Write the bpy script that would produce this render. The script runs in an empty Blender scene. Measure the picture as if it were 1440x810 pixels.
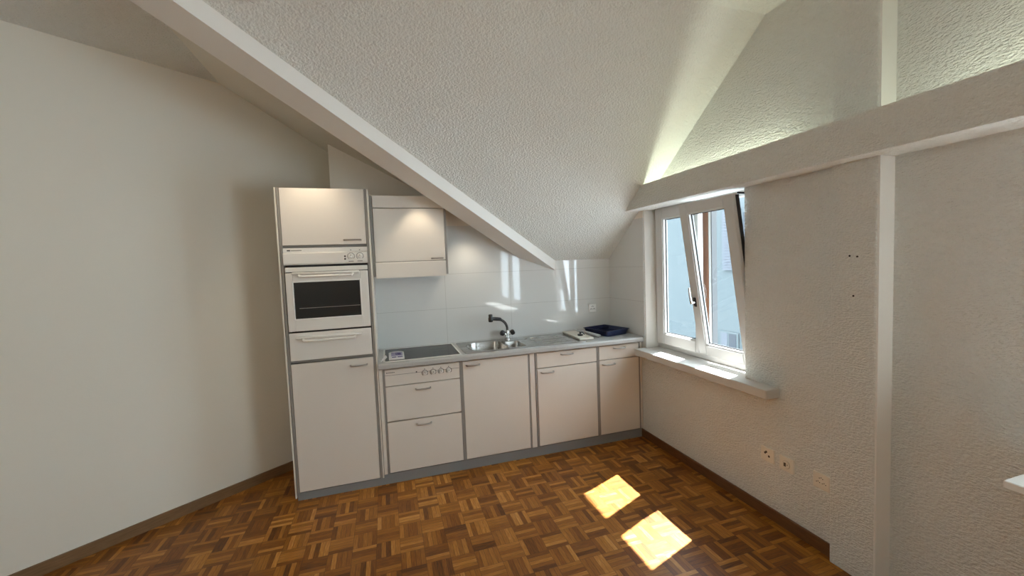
import bpy, bmesh, math, random
from mathutils import Vector, Matrix
random.seed(7)
S = bpy.context.scene
COL = S.collection
WLOC = {}

# ------------------------------------------------------------------ camera
FX = 573.664
YAW, PITCH, ROLL = math.radians(17.199), math.radians(-3.311), math.radians(-2.221)
cy, sy, cp, sp, cr, sr = math.cos(YAW), math.sin(YAW), math.cos(PITCH), math.sin(PITCH), math.cos(ROLL), math.sin(ROLL)
fwd = Vector((sy*cp, cy*cp, sp)); r0 = Vector((cy, -sy, 0)); u0 = r0.cross(fwd)
rt = cr*r0 + sr*u0; up = -sr*r0 + cr*u0
cam = bpy.data.cameras.new('camera'); co = bpy.data.objects.new('camera', cam); COL.objects.link(co)
M = Matrix.Identity(4)
for i in range(3):
    M[i][0], M[i][1], M[i][2] = rt[i], up[i], -fwd[i]
M[2][3] = 1.6
co.matrix_world = M
cam.sensor_fit = 'HORIZONTAL'; cam.sensor_width = 36.0; cam.lens = 36.0*FX/1440; cam.clip_start = 0.02
S.camera = co

# ------------------------------------------------------------------ materials
def mat(name, col, rough=0.5, metal=0.0, spec=0.5, emit=None, coat=0.0):
    m = bpy.data.materials.new(name); m.use_nodes = True
    b = m.node_tree.nodes['Principled BSDF']
    b.inputs['Base Color'].default_value = (*col, 1); b.inputs['Roughness'].default_value = rough
    b.inputs['Metallic'].default_value = metal; b.inputs['Specular IOR Level'].default_value = spec
    if coat: b.inputs['Coat Weight'].default_value = coat; b.inputs['Coat Roughness'].default_value = 0.08
    # every surface carries a faint procedural variation
    nt = m.node_tree; n = nt.nodes.new('ShaderNodeTexNoise'); n.inputs['Scale'].default_value = 9
    g = nt.nodes.new('ShaderNodeNewGeometry'); nt.links.new(g.outputs['Position'], n.inputs['Vector'])
    mr = nt.nodes.new('ShaderNodeMapRange'); mr.inputs['To Min'].default_value = max(rough-0.03, 0.01); mr.inputs['To Max'].default_value = min(rough+0.03, 1)
    nt.links.new(n.outputs['Fac'], mr.inputs['Value']); nt.links.new(mr.outputs[0], b.inputs['Roughness'])
    return m

def math_node(nt, op, a, b=None):
    n = nt.nodes.new('ShaderNodeMath'); n.operation = op
    for i, v in enumerate((a, b)):
        if v is None: continue
        if isinstance(v, (int, float)): n.inputs[i].default_value = v
        else: nt.links.new(v, n.inputs[i])
    return n.outputs[0]

def stucco(name, col, strength=0.5, scale=1.0, dist=0.004):
    m = bpy.data.materials.new(name); m.use_nodes = True; nt = m.node_tree
    b = nt.nodes['Principled BSDF']; b.inputs['Roughness'].default_value = 0.85; b.inputs['Specular IOR Level'].default_value = 0.2
    g = nt.nodes.new('ShaderNodeNewGeometry')
    mp = nt.nodes.new('ShaderNodeMapping'); mp.inputs['Scale'].default_value = (1, 1, 1.7)
    nt.links.new(g.outputs['Position'], mp.inputs['Vector'])
    n1 = nt.nodes.new('ShaderNodeTexNoise'); n1.inputs['Scale'].default_value = 55*scale; n1.inputs['Detail'].default_value = 4; n1.inputs['Roughness'].default_value = 0.55
    n2 = nt.nodes.new('ShaderNodeTexVoronoi'); n2.inputs['Scale'].default_value = 75*scale; n2.feature = 'SMOOTH_F1'
    nt.links.new(mp.outputs[0], n1.inputs['Vector']); nt.links.new(mp.outputs[0], n2.inputs['Vector'])
    h = math_node(nt, 'ADD', n1.outputs['Fac'], math_node(nt, 'MULTIPLY', n2.outputs['Distance'], 0.45))
    bp = nt.nodes.new('ShaderNodeBump'); bp.inputs['Strength'].default_value = strength; bp.inputs['Distance'].default_value = dist
    nt.links.new(h, bp.inputs['Height']); nt.links.new(bp.outputs[0], b.inputs['Normal'])
    n3 = nt.nodes.new('ShaderNodeTexNoise'); n3.inputs['Scale'].default_value = 1.3; n3.inputs['Detail'].default_value = 3
    nt.links.new(g.outputs['Position'], n3.inputs['Vector'])
    mx = nt.nodes.new('ShaderNodeMix'); mx.data_type = 'RGBA'
    mx.inputs[6].default_value = (*[c*0.97 for c in col], 1); mx.inputs[7].default_value = (*col, 1)
    nt.links.new(n3.outputs['Fac'], mx.inputs[0]); nt.links.new(mx.outputs[2], b.inputs['Base Color'])
    return m

def parquet():
    m = bpy.data.materials.new('mosaic_parquet'); m.use_nodes = True; nt = m.node_tree
    b = nt.nodes['Principled BSDF']
    g = nt.nodes.new('ShaderNodeNewGeometry'); sx = nt.nodes.new('ShaderNodeSeparateXYZ'); nt.links.new(g.outputs['Position'], sx.inputs[0])
    BL = 0.131; NS = 5
    u = math_node(nt, 'ADD', math_node(nt, 'DIVIDE', sx.outputs[0], BL), 100.0)
    v = math_node(nt, 'ADD', math_node(nt, 'DIVIDE', sx.outputs[1], BL), 100.35)
    iu, iv = math_node(nt, 'FLOOR', u), math_node(nt, 'FLOOR', v)
    fu, fv = math_node(nt, 'FRACT', u), math_node(nt, 'FRACT', v)
    par = math_node(nt, 'MODULO', math_node(nt, 'ADD', iu, iv), 2.0)
    inv = math_node(nt, 'SUBTRACT', 1.0, par)
    def sel(a, c): return math_node(nt, 'ADD', math_node(nt, 'MULTIPLY', a, par), math_node(nt, 'MULTIPLY', c, inv))
    across, along = sel(fu, fv), sel(fv, fu)
    st = math_node(nt, 'MULTIPLY', across, float(NS)); si = math_node(nt, 'FLOOR', st); sf = math_node(nt, 'FRACT', st)
    cx = nt.nodes.new('ShaderNodeCombineXYZ'); nt.links.new(iu, cx.inputs[0]); nt.links.new(iv, cx.inputs[1]); nt.links.new(si, cx.inputs[2])
    wn = nt.nodes.new('ShaderNodeTexWhiteNoise'); wn.noise_dimensions = '3D'; nt.links.new(cx.outputs[0], wn.inputs['Vector'])
    cb = nt.nodes.new('ShaderNodeCombineXYZ'); nt.links.new(iu, cb.inputs[0]); nt.links.new(iv, cb.inputs[1])
    wb = nt.nodes.new('ShaderNodeTexWhiteNoise'); wb.noise_dimensions = '2D'; nt.links.new(cb.outputs[0], wb.inputs['Vector'])
    # grain, stretched along the strip
    gv = nt.nodes.new('ShaderNodeCombineXYZ')
    nt.links.new(math_node(nt, 'ADD', math_node(nt, 'MULTIPLY', across, 16.0), math_node(nt, 'MULTIPLY', wn.outputs[0], 57.0)), gv.inputs[0])
    nt.links.new(math_node(nt, 'MULTIPLY', along, 1.6), gv.inputs[1])
    nt.links.new(math_node(nt, 'ADD', iu, math_node(nt, 'MULTIPLY', iv, 3.7)), gv.inputs[2])
    gn = nt.nodes.new('ShaderNodeTexNoise'); gn.inputs['Scale'].default_value = 1.6; gn.inputs['Detail'].default_value = 5; nt.links.new(gv.outputs[0], gn.inputs['Vector'])
    f = math_node(nt, 'ADD', math_node(nt, 'MULTIPLY', wn.outputs[0], 0.72), math_node(nt, 'MULTIPLY', wb.outputs[0], 0.22))
    f = math_node(nt, 'ADD', f, math_node(nt, 'MULTIPLY', math_node(nt, 'SUBTRACT', gn.outputs['Fac'], 0.5), 0.75))
    f = math_node(nt, 'ADD', f, 0.02)
    cr_ = nt.nodes.new('ShaderNodeValToRGB'); e = cr_.color_ramp
    e.elements[0].position = 0.0; e.elements[0].color = (0.085, 0.022, 0.003, 1)
    e.elements[1].position = 1.0; e.elements[1].color = (0.56, 0.27, 0.066, 1)
    for p, c in ((0.3, (0.20, 0.064, 0.006, 1)), (0.62, (0.32, 0.120, 0.014, 1)), (0.82, (0.43, 0.178, 0.027, 1))):
        k = e.elements.new(p); k.color = c
    nt.links.new(f, cr_.inputs['Fac'])
    # seams
    d1 = math_node(nt, 'MINIMUM', sf, math_node(nt, 'SUBTRACT', 1.0, sf))
    d2 = math_node(nt, 'MULTIPLY', math_node(nt, 'MINIMUM', along, math_node(nt, 'SUBTRACT', 1.0, along)), float(NS))
    d = math_node(nt, 'MINIMUM', d1, d2)
    gap = math_node(nt, 'LESS_THAN', d, 0.035)
    mx = nt.nodes.new('ShaderNodeMix'); mx.data_type = 'RGBA'
    nt.links.new(math_node(nt, 'MULTIPLY', gap, 0.7), mx.inputs[0]); nt.links.new(cr_.outputs[0], mx.inputs[6]); mx.inputs[7].default_value = (0.03, 0.01, 0.004, 1)
    nt.links.new(mx.outputs[2], b.inputs['Base Color'])
    r = math_node(nt, 'ADD', 0.30, math_node(nt, 'MULTIPLY', gn.outputs['Fac'], 0.14))
    nt.links.new(r, b.inputs['Roughness']); b.inputs['Specular IOR Level'].default_value = 0.42
    bp = nt.nodes.new('ShaderNodeBump'); bp.inputs['Strength'].default_value = 0.25; bp.inputs['Distance'].default_value = 0.0015
    hh = math_node(nt, 'ADD', math_node(nt, 'MULTIPLY', wn.outputs[0], 0.5), math_node(nt, 'SUBTRACT', 1.0, gap))
    nt.links.new(hh, bp.inputs['Height']); nt.links.new(bp.outputs[0], b.inputs['Normal'])
    return m

def tile_mat():
    m = bpy.data.materials.new('glossy_white_tile'); m.use_nodes = True; nt = m.node_tree
    b = nt.nodes['Principled BSDF']; b.inputs['Roughness'].default_value = 0.04; b.inputs['Specular IOR Level'].default_value = 0.6
    g = nt.nodes.new('ShaderNodeNewGeometry'); sx = nt.nodes.new('ShaderNodeSeparateXYZ'); nt.links.new(g.outputs['Position'], sx.inputs[0])
    def near(o, off, per, w):
        a = math_node(nt, 'FRACT', math_node(nt, 'ADD', math_node(nt, 'DIVIDE', math_node(nt, 'SUBTRACT', o, off), per), 50.5))
        return math_node(nt, 'LESS_THAN', math_node(nt, 'ABSOLUTE', math_node(nt, 'SUBTRACT', a, 0.5)), w/per)
    sep = math_node(nt, 'MAXIMUM', math_node(nt, 'MULTIPLY', near(sx.outputs[0], 0.503, 0.604, 0.0013), math_node(nt, 'LESS_THAN', sx.outputs[0], 1.3)), near(sx.outputs[2], 1.229, 0.307, 0.0013))
    sep = math_node(nt, 'MULTIPLY', sep, math_node(nt, 'LESS_THAN', sx.outputs[2], 1.7))
    mx = nt.nodes.new('ShaderNodeMix'); mx.data_type = 'RGBA'; nt.links.new(sep, mx.inputs[0])
    mx.inputs[6].default_value = (0.71, 0.72, 0.705, 1); mx.inputs[7].default_value = (0.50, 0.50, 0.48, 1)
    above_tiles = math_node(nt, 'GREATER_THAN', sx.outputs[2], 1.96)   # warmer, rougher surface above this height
    m2 = nt.nodes.new('ShaderNodeMix'); m2.data_type = 'RGBA'; nt.links.new(above_tiles, m2.inputs[0]); nt.links.new(mx.outputs[2], m2.inputs[6]); m2.inputs[7].default_value = (0.80, 0.755, 0.68, 1)
    nt.links.new(m2.outputs[2], b.inputs['Base Color']); nt.links.new(math_node(nt, 'ADD', math_node(nt, 'MULTIPLY', above_tiles, 0.45), 0.04), b.inputs['Roughness'])
    n = nt.nodes.new('ShaderNodeTexNoise'); n.inputs['Scale'].default_value = 5; nt.links.new(g.outputs['Position'], n.inputs['Vector'])
    bp = nt.nodes.new('ShaderNodeBump'); bp.inputs['Strength'].default_value = 0.05; bp.inputs['Distance'].default_value = 0.004
    nt.links.new(math_node(nt, 'SUBTRACT', n.outputs['Fac'], math_node(nt, 'MULTIPLY', sep, 0.3)), bp.inputs['Height']); nt.links.new(bp.outputs[0], b.inputs['Normal'])
    return m

def glass_mat():
    m = bpy.data.materials.new('window_glass'); m.use_nodes = True; nt = m.node_tree; nt.nodes.clear()
    o = nt.nodes.new('ShaderNodeOutputMaterial'); t = nt.nodes.new('ShaderNodeBsdfTransparent'); t.inputs[0].default_value = (0.96, 0.98, 0.98, 1)
    gl = nt.nodes.new('ShaderNodeBsdfGlossy'); gl.inputs['Roughness'].default_value = 0.0
    lw = nt.nodes.new('ShaderNodeLayerWeight'); fac = math_node(nt, 'ADD', math_node(nt, 'MULTIPLY', math_node(nt, 'POWER', lw.outputs['Facing'], 5.0), 0.7), 0.05)
    mx = nt.nodes.new('ShaderNodeMixShader'); nt.links.new(fac, mx.inputs[0]); nt.links.new(t.outputs[0], mx.inputs[1]); nt.links.new(gl.outputs[0], mx.inputs[2])
    nt.links.new(mx.outputs[0], o.inputs[0]); return m

def wood_mat(name, c1, c2, sc=(2, 2, 30), rough=0.45):
    m = bpy.data.materials.new(name); m.use_nodes = True; nt = m.node_tree; b = nt.nodes['Principled BSDF']
    g = nt.nodes.new('ShaderNodeNewGeometry'); mp = nt.nodes.new('ShaderNodeMapping'); mp.inputs['Scale'].default_value = sc
    nt.links.new(g.outputs['Position'], mp.inputs['Vector'])
    n = nt.nodes.new('ShaderNodeTexNoise'); n.inputs['Scale'].default_value = 4; n.inputs['Detail'].default_value = 4; nt.links.new(mp.outputs[0], n.inputs['Vector'])
    r = nt.nodes.new('ShaderNodeValToRGB'); r.color_ramp.elements[0].color = (*c1, 1); r.color_ramp.elements[1].color = (*c2, 1)
    r.color_ramp.elements[0].position = 0.3; r.color_ramp.elements[1].position = 0.7
    nt.links.new(n.outputs['Fac'], r.inputs[0]); nt.links.new(r.outputs[0], b.inputs['Base Color']); b.inputs['Roughness'].default_value = rough
    return m

def steel_mat():
    m = bpy.data.materials.new('brushed_steel'); m.use_nodes = True; nt = m.node_tree; b = nt.nodes['Principled BSDF']
    b.inputs['Base Color'].default_value = (0.42, 0.41, 0.385, 1); b.inputs['Metallic'].default_value = 1.0
    g = nt.nodes.new('ShaderNodeNewGeometry'); mp = nt.nodes.new('ShaderNodeMapping'); mp.inputs['Scale'].default_value = (6, 300, 300)
    nt.links.new(g.outputs['Position'], mp.inputs['Vector'])
    n = nt.nodes.new('ShaderNodeTexNoise'); n.inputs['Scale'].default_value = 1; nt.links.new(mp.outputs[0], n.inputs['Vector'])
    mr = nt.nodes.new('ShaderNodeMapRange'); mr.inputs['To Min'].default_value = 0.18; mr.inputs['To Max'].default_value = 0.34
    nt.links.new(n.outputs['Fac'], mr.inputs['Value']); nt.links.new(mr.outputs[0], b.inputs['Roughness'])
    return m

def top_mat():
    m = bpy.data.materials.new('speckled_grey_laminate'); m.use_nodes = True; nt = m.node_tree; b = nt.nodes['Principled BSDF']
    g = nt.nodes.new('ShaderNodeNewGeometry'); n = nt.nodes.new('ShaderNodeTexNoise'); n.inputs['Scale'].default_value = 420; n.inputs['Detail'].default_value = 3
    nt.links.new(g.outputs['Position'], n.inputs['Vector'])
    r = nt.nodes.new('ShaderNodeValToRGB'); r.color_ramp.elements[0].color = (0.40, 0.40, 0.39, 1); r.color_ramp.elements[1].color = (0.50, 0.50, 0.485, 1)
    r.color_ramp.elements[0].position = 0.38; r.color_ramp.elements[1].position = 0.62
    nt.links.new(n.outputs['Fac'], r.inputs[0]); nt.links.new(r.outputs[0], b.inputs['Base Color']); b.inputs['Roughness'].default_value = 0.3
    return m

PL = stucco('textured_plaster', (0.785, 0.80, 0.765), 1.0, 1.15, 0.014)
PLC = stucco('textured_ceiling_plaster', (0.785, 0.81, 0.775), 1.0, 1.2, 0.011)
PLS = stucco('fine_plaster', (0.79, 0.77, 0.69), 0.25, 0.8, 0.0015)
PLB = stucco('beam_plaster', (0.79, 0.80, 0.76), 1.0, 1.15, 0.014)
SM = mat('smooth_white_paint', (0.82, 0.82, 0.79), 0.55, spec=0.3)
PARQ = parquet(); TILE = tile_mat(); GLASS = glass_mat(); STEEL = steel_mat(); TOP = top_mat()
CREAM = mat('cream_laminate', (0.745, 0.70, 0.635), 0.38, spec=0.35)
WHITE = mat('white_enamel', (0.78, 0.765, 0.72), 0.25, spec=0.5)
PVC = mat('white_window_plastic', (0.60, 0.60, 0.585), 0.3)
GREYE = mat('grey_edge_profile', (0.29, 0.275, 0.25), 0.42)
PLINTH = mat('grey_plinth_laminate', (0.24, 0.25, 0.255), 0.42)
DARK = mat('dark_gap', (0.02, 0.019, 0.018), 0.7)
HANDLE = mat('satin_grey_metal', (0.42, 0.395, 0.36), 0.35, metal=0.7)
BLACKG = mat('black_ceramic_glass', (0.014, 0.0145, 0.015), 0.05, spec=0.1)
OVENG = mat('dark_oven_glass', (0.022, 0.022, 0.021), 0.16, spec=0.5)
BLACK = mat('black_plastic', (0.012, 0.012, 0.013), 0.35)
CHROME = mat('chrome', (0.80, 0.80, 0.80), 0.08, metal=1.0)
BLUE = mat('dark_blue_plastic', (0.010, 0.018, 0.065), 0.35)
PAPER = mat('white_paper', (0.88, 0.88, 0.88), 0.7)
PURPLE = mat('purple_print', (0.10, 0.08, 0.25), 0.7)
LILAC = mat('pale_lilac_print', (0.42, 0.40, 0.56), 0.7)
INK = mat('dark_ink', (0.06, 0.055, 0.05), 0.6)
BOARD = mat('pale_cream_board', (0.72, 0.68, 0.58), 0.5)
SOCK = mat('socket_plastic', (0.80, 0.77, 0.68), 0.35)
SOCKW = mat('white_socket_plastic', (0.80, 0.80, 0.78), 0.3)
BASEW = wood_mat('brown_skirting_wood', (0.105, 0.042, 0.014), (0.165, 0.07, 0.024), (3, 3, 40))
BASEL = wood_mat('light_brown_skirting_wood', (0.17, 0.098, 0.045), (0.24, 0.14, 0.068), (3, 3, 40))
BROWN = wood_mat('brown_painted_wood', (0.17, 0.060, 0.024), (0.27, 0.105, 0.045), (30, 30, 1.5), 0.5)
FACADE = stucco('pale_facade_render', (0.060, 0.072, 0.076), 0.0, 0.08, 0.02)
SHUT = mat('grey_lilac_shutter', (0.036, 0.042, 0.054), 0.6)
FGLASS = mat('dark_far_pane', (0.03, 0.035, 0.042), 0.5, spec=0.1)
STREET = mat('asphalt', (0.18, 0.18, 0.18), 0.9)

# ------------------------------------------------------------------ mesh helpers
def V(*a): return Vector(a)
def add_box(bm, x0, x1, y0, y1, z0, z1, bevel=0.0, seg=1):
    b2 = bmesh.new()
    vs = [b2.verts.new(p) for p in ((x0,y0,z0),(x1,y0,z0),(x1,y1,z0),(x0,y1,z0),(x0,y0,z1),(x1,y0,z1),(x1,y1,z1),(x0,y1,z1))]
    for f in ((3,2,1,0),(4,5,6,7),(0,1,5,4),(1,2,6,5),(2,3,7,6),(3,0,4,7)): b2.faces.new([vs[i] for i in f])
    if bevel: bmesh.ops.bevel(b2, geom=list(b2.edges), offset=bevel, segments=seg, affect='EDGES', profile=0.5)
    join(bm, b2)
def join(bm, b2):
    b2.verts.index_update(); mp = [bm.verts.new(v.co) for v in b2.verts]
    for f in b2.faces:
        try: bm.faces.new([mp[v.index] for v in f.verts])
        except ValueError: pass
    b2.free()
def box(*a, **k):
    bm = bmesh.new(); add_box(bm, *a, **k); return bm
def add_prism(bm, pts, off):
    """closed solid: polygon pts (3-D) swept by the vector off"""
    off = Vector(off); a = [bm.verts.new(p) for p in pts]; b = [bm.verts.new(Vector(p)+off) for p in pts]; n = len(pts)
    fs = [bm.faces.new(a), bm.faces.new(list(reversed(b)))]
    for i in range(n): fs.append(bm.faces.new([a[i], b[i], b[(i+1) % n], a[(i+1) % n]]))
    bmesh.ops.recalc_face_normals(bm, faces=bm.faces)
def prism(pts, off):
    bm = bmesh.new(); add_prism(bm, pts, off); return bm
def frames(pts):
    out = []; n = len(pts); pts = [Vector(p) for p in pts]; ref = None
    for i in range(n):
        t = (pts[min(i+1, n-1)] - pts[max(i-1, 0)]).normalized()
        if ref is None: ref = Vector((0,0,1)) if abs(t.z) < 0.9 else Vector((1,0,0))
        x = ref - t*ref.dot(t); x.normalize(); y = t.cross(x); ref = x; out.append((pts[i], x, y))
    return out
def add_tube(bm, pts, r, n=12, cap=True):
    rs = r if isinstance(r, (list, tuple)) else [r]*len(pts); rings = []
    for (p, x, y), rr in zip(frames(pts), rs):
        rings.append([bm.verts.new(p + rr*(math.cos(2*math.pi*k/n)*x + math.sin(2*math.pi*k/n)*y)) for k in range(n)])
    for a, b in zip(rings, rings[1:]):
        for k in range(n): bm.faces.new([a[k], a[(k+1)%n], b[(k+1)%n], b[k]])
    if cap: bm.faces.new(list(reversed(rings[0]))); bm.faces.new(rings[-1])
    bmesh.ops.recalc_face_normals(bm, faces=bm.faces)
def tube(pts, r, n=12, cap=True):
    bm = bmesh.new(); add_tube(bm, pts, r, n, cap); return bm
def smooth_path(pts, k=6):
    P = [Vector(p) for p in pts]; out = []
    for i in range(len(P)-1):
        p0, p1, p2, p3 = P[max(i-1,0)], P[i], P[i+1], P[min(i+2,len(P)-1)]
        for j in range(k):
            t = j/k
            out.append(0.5*((2*p1)+(p2-p0)*t+(2*p0-5*p1+4*p2-p3)*t*t+(3*p1-p0-3*p2+p3)*t**3))
    out.append(P[-1]); return out
def add_lathe(bm, base, axis, prof, n=20):
    """prof: list of (distance along axis, radius)"""
    base, axis = Vector(base), Vector(axis).normalized()
    add_tube(bm, [base+axis*d for d, r in prof], [max(r, 1e-4) for d, r in prof], n)
def lathe(base, axis, prof, n=20):
    bm = bmesh.new(); add_lathe2(bm, base, axis, prof, n); return bm
def add_lathe2(bm, base, axis, prof, n=20):
    base, axis = Vector(base), Vector(axis).normalized()
    ref = Vector((0,0,1)) if abs(axis.z) < 0.9 else Vector((1,0,0))
    x = (ref-axis*ref.dot(axis)).normalized(); y = axis.cross(x); rings = []
    for d, r in prof: rings.append([bm.verts.new(base+axis*d+max(r,1e-4)*(math.cos(2*math.pi*k/n)*x+math.sin(2*math.pi*k/n)*y)) for k in range(n)])
    for a, b in zip(rings, rings[1:]):
        for k in range(n): bm.faces.new([a[k], a[(k+1)%n], b[(k+1)%n], b[k]])
    bm.faces.new(list(reversed(rings[0]))); bm.faces.new(rings[-1]); bmesh.ops.recalc_face_normals(bm, faces=bm.faces)
def rrect(x0, x1, y0, y1, r, n=6):
    rs = r if isinstance(r, (list, tuple)) else [r]*4; out = []
    for (cx, cy_, a0), rr in zip((((x1,y1,0)),((x0,y1,90)),((x0,y0,180)),((x1,y0,270))), rs):
        ox = cx - rr if cx == x1 else cx + rr; oy = cy_ - rr if cy_ == y1 else cy_ + rr
        for k in range(n+1):
            a = math.radians(a0+90*k/n); out.append((ox+rr*math.cos(a), oy+rr*math.sin(a)))
    return out

def obj(name, bm, m, parent=None, smooth=False, angle=35):
    me = bpy.data.meshes.new(name); bm.normal_update(); bm.to_mesh(me); bm.free()
    xs = [v.co.copy() for v in me.vertices]
    c = Vector([(min(p[i] for p in xs)+max(p[i] for p in xs))/2 for i in range(3)]); c.z = min(p.z for p in xs)
    me.transform(Matrix.Translation(-c)); me.materials.append(m)
    if smooth:
        for p in me.polygons: p.use_smooth = True
        me.set_sharp_from_angle(angle=math.radians(angle))
    o = bpy.data.objects.new(name, me); COL.objects.link(o)
    if parent: o.parent = parent; o.location = c - WLOC[parent]
    else: o.location = c
    WLOC[o] = c
    return o
def tag(o, label, cat, group=None):
    o['label'] = label; o['category'] = cat
    if group: o['group'] = group
    return o
def thing(name, label, cat, loc, group=None):
    o = bpy.data.objects.new(name, None); COL.objects.link(o); o.location = loc; o.empty_display_size = 0.1; WLOC[o] = Vector(loc)
    return tag(o, label, cat, group)
def struct(name, bm, m, parent=None, label=None, smooth=False):
    o = obj(name, bm, m, parent, smooth)
    if not parent: o['kind'] = 'structure'
    if label: o['label'] = label
    return o
def cut(o, bm, m=None):
    """subtract a closed solid (world coordinates) from an object, for good"""
    me = bpy.data.meshes.new('c'); bm.to_mesh(me); bm.free(); c = bpy.data.objects.new('c', me); COL.objects.link(c)
    md = o.modifiers.new('b', 'BOOLEAN'); md.object = c; md.operation = 'DIFFERENCE'; md.solver = 'EXACT'
    bpy.context.view_layer.update()
    dg = bpy.context.evaluated_depsgraph_get(); new = bpy.data.meshes.new_from_object(o.evaluated_get(dg))
    o.modifiers.clear(); old = o.data; o.data = new; new.name = o.name; bpy.data.meshes.remove(old)
    bpy.data.objects.remove(c); bpy.data.meshes.remove(me)

# ------------------------------------------------------------------ key measures (metres)
F = 3.109            # cabinet fronts
YB = 3.627           # tiled back wall
XW = 2.156           # window wall
XP = 2.116           # pilaster face
XR = 2.218           # recessed wall nearer the camera
ZK, PA, ZC = 1.62, 0.765, 2.97        # knee height, roof pitch, flat ceiling
XV = 1.566; PB = 0.515               # foot of the valley, pitch of the other slope
YT = YB-(ZC-ZK)/PA; XT = XV-(ZC-ZK)/PB    # top of the valley
ZW_ = .9165         # worktop level
XO = 2.37            # outer face of the window wall

# ------------------------------------------------------------------ the room
struct('floor', box(-4.2, XO, -3.2, 4.5, -0.15, 0), PARQ)
bm = bmesh.new()
add_prism(bm, [(XV,YB,ZK),(XW+.12,YB,ZK),(XW+.12,YT,ZC),(XT,YT,ZC)], (0,0,.12))
A_ = struct('ceiling', bm, PLC)
bm = bmesh.new()
add_prism(bm, [(XV,YB,ZK),(XT,YT,ZC),(XT,4.5,ZC),(XV,4.5,ZK)], (0,0,.12))
struct('ceiling_slope', bm, PLS)
bm = bmesh.new()
add_prism(bm, [(-4.2,-3.2,ZC),(XO,-3.2,ZC),(XO,YT,ZC),(XT,YT,ZC),(XT,4.5,ZC),(-4.2,4.5,ZC)], (0,0,.12))
struct('ceiling_flat', bm, PLC)
# tiled back wall, cut to the roof line
struct('wall_back', prism([(-.385,YB,0),(XW+.06,YB,0),(XW+.06,YB,ZK+.02),(XV,YB,ZK+.02),(-.385,YB,ZK+PB*(XV+.385)+.02)], (0,.72,0)), TILE)
# oblique left wall
nl = Vector((.6,-.8,0)); pl0 = Vector((-4.0, .75*-4.0+4.252, 0)); pl1 = Vector((.10, .75*.10+4.252, 0))
struct('wall_left', prism([pl0, pl1, pl1-nl*.15, pl0-nl*.15-Vector((.0,0,0))], (0,0,ZC+.05)), PLS)
struct('wall_far_left', box(-4.15, -4.0, -3.2, pl0.y+.02, 0, ZC+.05), PLS)
# window wall with two openings
W1 = (2.012, 3.05, .822, 2.045); W2 = (-1.25, .55, .80, 2.02)
bm = bmesh.new()
add_box(bm, XW, XO, W1[1], YB+.1, 0, ZC+.05)
add_box(bm, XW, 2.228, 1.30, W1[0], 0, ZC+.05); add_box(bm, 2.228, XO, 1.30, W1[0]-.075, 0, ZC+.05); add_box(bm, 2.228, XO, W1[0]-.075, W1[0], 0, W1[2]-.06); add_box(bm, 2.228, XO, W1[0]-.075, W1[0], W1[3], ZC+.05)
add_box(bm, XW, XO, W1[0], W1[1], 0, W1[2]-.06)
add_box(bm, XW, XO, W1[0], W1[1], W1[3], ZC+.05)
add_box(bm, XR, XO, W2[1], 1.30, 0, ZC+.05)
add_box(bm, XR, XO, -3.2, W2[0], 0, ZC+.05)
add_box(bm, XR, XO, W2[0], W2[1], 0, W2[2]-.06)
add_box(bm, XR, XO, W2[0], W2[1], W2[3], ZC+.05)
struct('wall_right', bm, PL)
# front wall behind the camera
struct('wall_front', box(-4.2, XO, -3.15, -3.0, 0, ZC+.05), PL)
# pilaster: plastered face, smooth painted flank
bm = box(XP, XR+.1, 1.27, 1.466, 0, ZC+.02, bevel=.004)
p_ = struct('trim_1', bm, PL)
struct('trim_2', box(XP+.004, XR+.1, 1.262, 1.27, 0, ZC+.02), SM)
# hollow beam (light cove) along the window wall, its end cut to the roof slope
def ya(z): return YB-(z-ZK)/PA
BX, B0, B1 = 2.014, 2.02, 2.199
bm = bmesh.new()
add_prism(bm, [(BX,-3.0,B0),(BX,ya(B0)+.01,B0),(BX,ya(B1)+.01,B1),(BX,-3.0,B1)], (.018,0,0))
add_prism(bm, [(BX+.018,-3.0,B0),(BX+.018,ya(B0)+.01,B0),(BX+.018,ya(B0+.022)+.01,B0+.022),(BX+.018,-3.0,B0+.022)], (XR-BX-.016,0,0))
struct('trim_3', bm, PLB)
# valley beam
v0 = Vector((XV,YB,ZK)); vt = Vector((XT,YT,ZC)); vd = vt-v0
vn = Vector((-vd.y, vd.x, 0)).normalized()
if vn.x < 0: vn = -vn
e0 = v0-vd*.06; e1 = vt+vd*.02; dz = Vector((0,0,-.092)); wl = -vn*.205
struct('trim_4', prism([e0+dz, e0+dz+wl, e0+wl+V(0,0,.03), e0+V(0,0,.03)], e1-e0), SM)
# tiles carried round the corner onto the window wall
struct('trim_7', prism([(XW-.006,3.056,ZW_),(XW-.006,YB,ZW_),(XW-.006,YB,ZK+.01),(XW-.006,3.056,ZK+PA*(YB-3.056)+.01)], (.006,0,0)), TILE)
# skirting
struct('baseboard_right', box(XW-.014, XW, 1.466, F+.05, 0, .072, bevel=.003), BASEW)
q0 = pl0; q1 = Vector((-.42, .75*-.42+4.252, 0))
bb = prism([q0, q1, q1+nl*.013, q0+nl*.013], (0,0,.07)); struct('baseboard_left', bb, BASEL)

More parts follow.
